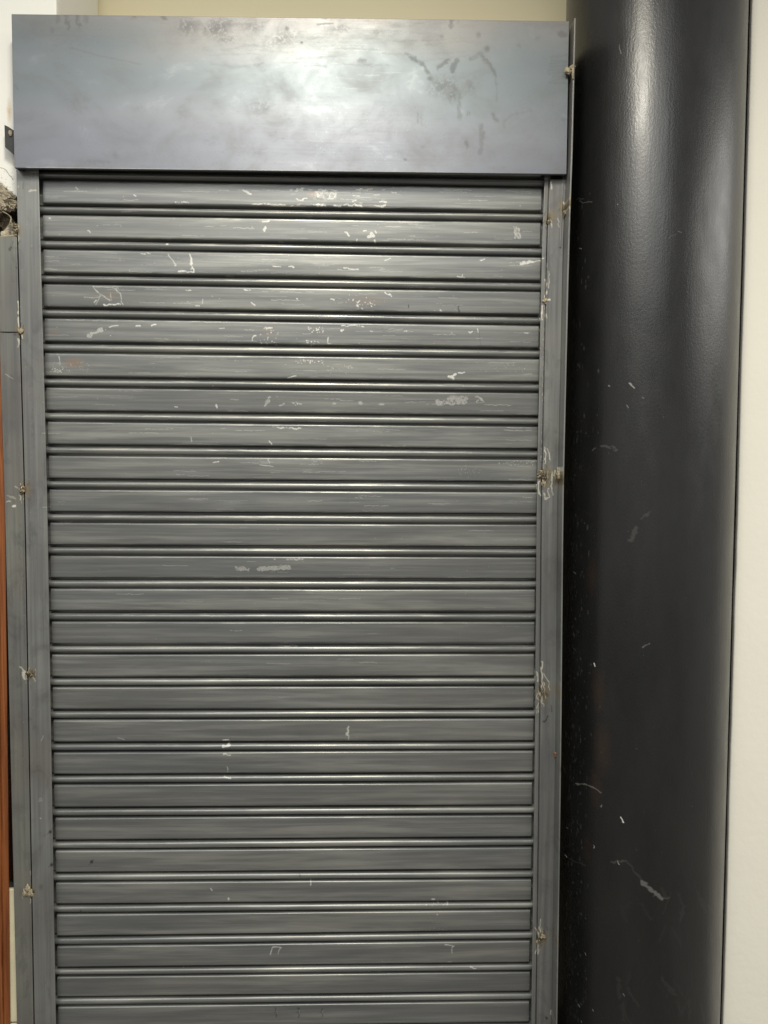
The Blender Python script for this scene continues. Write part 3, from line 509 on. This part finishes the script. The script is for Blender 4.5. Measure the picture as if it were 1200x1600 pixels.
# right angle iron: face plate and forward leg, leg runs up beside the hood
bm = bmesh.new(); box(bm, 1.1142, 1.1490, -.0205, -.0150, 0, 2.194, brr, 16)
box(bm, 1.1490, 1.1522, -.0600, -.0150, 0, 2.516, brr, 18)
part("angle_iron", bm, M_RAIL, bevel=.0009)
bm = bmesh.new(); box(bm, 1.1405, 1.1432, -.0232, -.0207, 2.046, 2.186, brr, 4); part("cover_strip", bm, M_RAIL, bevel=.0006)
# left flat jamb bar in two lengths
zj = at(12, 520, -.010)[1]; ztop = at(12, 371, -.010)[1]
bj = lambda z: float(np.interp(z, [.28, .9, 1.49, 1.74, 2.05], [.0077, .0052, .0036, 0, -.002]))
bm = bmesh.new(); box(bm, -.0882, -.0486, -.0165, -.013, zj+.0007, ztop, bj, 5, dxf2=bl); box(bm, -.0878, -.0848, -.0128, .04, zj+.0007, ztop, bj, 5); part("jamb_bar", bm, M_BAR, bevel=.0012)
bm = bmesh.new(); box(bm, -.0882, -.0486, -.0165, -.013, 0, zj-.0007, bj, 12, dxf2=bl); box(bm, -.0878, -.0848, -.0128, .04, 0, zj-.0007, bj, 12); part("jamb_bar", bm, M_BAR, bevel=.0012)

# hood box: folded sheet with open underside
hz = lambda x, a, b: a+(b-a)*(x+.033)/1.1745
bm = bmesh.new(); x0, x1 = -.0389, 1.1447
def hoodbox(bm, xa, xb, y0, y1, za, zb):   # za/zb pairs: left, right heights
    v = [bm.verts.new(p) for p in ((xa,y0,za[0]),(xb,y0,za[1]),(xb,y0,zb[1]),(xa,y0,zb[0]),(xa,y1,za[0]),(xb,y1,za[1]),(xb,y1,zb[1]),(xa,y1,zb[0]))]
    for f in ((0,1,2,3),(7,6,5,4),(0,4,5,1),(1,5,6,2),(2,6,7,3),(3,7,4,0)): bm.faces.new([v[i] for i in f])
hoodbox(bm, x0, x1, -.042, -.0405, (2.1922, 2.1972), (2.5096, 2.5191))
hoodbox(bm, x0, x1, -.0404, -.034, (2.1922, 2.1972), (2.1936, 2.1986))
hoodbox(bm, x0, x1, -.0404, .30, (2.5080, 2.5175), (2.5096, 2.5191))
hood = part("hood", bm, M_HOOD, bevel=.0008)
bm = bmesh.new(); hoodbox(bm, x0+.0004, x0+.0024, -.0402, .019, (2.1940, 2.1940), (2.5075, 2.5075)); part("end_plate", bm, M_HOOD, hood)
bm = bmesh.new(); hoodbox(bm, x1-.0024, x1-.0004, -.0402, .29, (2.1990, 2.1990), (2.5170, 2.5170)); part("end_plate", bm, M_HOOD, hood)
bm = bmesh.new(); a = Matrix.Translation((0, .11, 2.36)) @ Matrix.Rotation(math.pi/2, 4, 'Y')
g = bmesh.ops.create_cone(bm, cap_ends=True, segments=28, radius1=.09, radius2=.09, depth=1.10, matrix=Matrix.Translation((.55, .13, 2.36)) @ Matrix.Rotation(math.pi/2, 4, 'Y')); part("roller_drum", bm, M_DARK, smooth=False)
# small welded bracket at the left end of the hood
bp = [at(x, y, -.002) for x, y in ((8,196),(14,199),(23,205),(23,243),(9,231))]
bm = bmesh.new(); prism(bm, bp, -.006, -.001); br_ = part("bracket", bm, M_DARK, bevel=.0008)
x, z = at(16, 208, -.008); bm = bmesh.new(); lump(bm, (x, -.008, z), .005, (.9,.5,1.3), .5, 2, 4); part("weld_bead", bm, M_CHIP, br_, smooth=True)

# weld lumps and screws
def weld(px, py, Y, r, sc=(1,.5,1), mat=M_WELD, seed=0, name="weld_bead", n=3, spread=1.0):
    r = r*1.3
    bm = bmesh.new(); x, z = at(px, py, Y)
    for i in range(n):
        lump(bm, (x+rng.uniform(-1,1)*r*spread, Y+rng.uniform(-.2,.2)*r, z+rng.uniform(-1,1)*r*spread), r*rng.uniform(.4,.85), sc, .95, 3, seed+i, 1.6)
    return part(name, bm, mat, smooth=True)
weld(857, 348, -.0195, .0042, seed=1, n=2, spread=.3); weld(885, 334, -.028, .0052, (.7,.9,1.6), seed=4, n=4); weld(853, 469, -.0185, .0045, (1,.5,.8), M_CHIP, 7)
weld(847, 740, -.018, .0058, (1,.5,1.1), seed=9, n=5); weld(850, 757, -.018, .005, (.8,.4,1.5), M_CHIP, 12, n=4); weld(873, 743, -.030, .0045, (.6,.7,2.4), M_CHIP, 15, n=2, spread=.4)
weld(845, 1087, -.0175, .0045, (.9,.5,1.2), M_CHIP, 18, n=4); weld(841, 1470, -.0175, .0050, (.8,.5,1.2), M_CHIP, 21, n=4); weld(848.5, 1462, -.0195, .0055, (1,.6,1.1), M_CHIP, 24, n=1, spread=0)
weld(868.5, 1179, -.0235, .0085, (.8,.7,1.0), M_RUST, 27, name="screw", n=2, spread=.15); weld(889.5, 110, -.052, .0062, (1.3,.8,1.2), M_CHIP, 30, n=4); weld(896, 111, -.060, .004, (.5,.6,2.6), M_CHIP, 33, n=2)
weld(29, 519, -.0180, .0055, (.9,.5,1.2), M_CHIP, 36, n=4); weld(37, 765, -.0180, .0045, (.8,.5,1.2), M_WELD, 39, n=4); weld(46, 1053, -.0180, .0045, (.9,.5,.9), M_WELD, 42, n=3)
weld(43, 1391, -.0180, .0055, (.8,.35,1.3), M_CHIP, 45, n=5); weld(48, 1396, -.0180, .004, (.8,.5,1.2), M_CHIP, 48, n=3); weld(52, 1393, -.0185, .0035, (.9,.4,1.2), M_DARK, 51, n=1, spread=0)  # the last dark lump stands in for a black hole
weld(24, 357, -.010, .0052, (.9,.7,1.3), M_WELD, 54, n=5); weld(27, 364, -.012, .004, (1,.6,1.2), M_DARK, 57, n=3); weld(36, 267, -.022, .004, (1.6,.5,.6), M_DARK, 60, n=3)
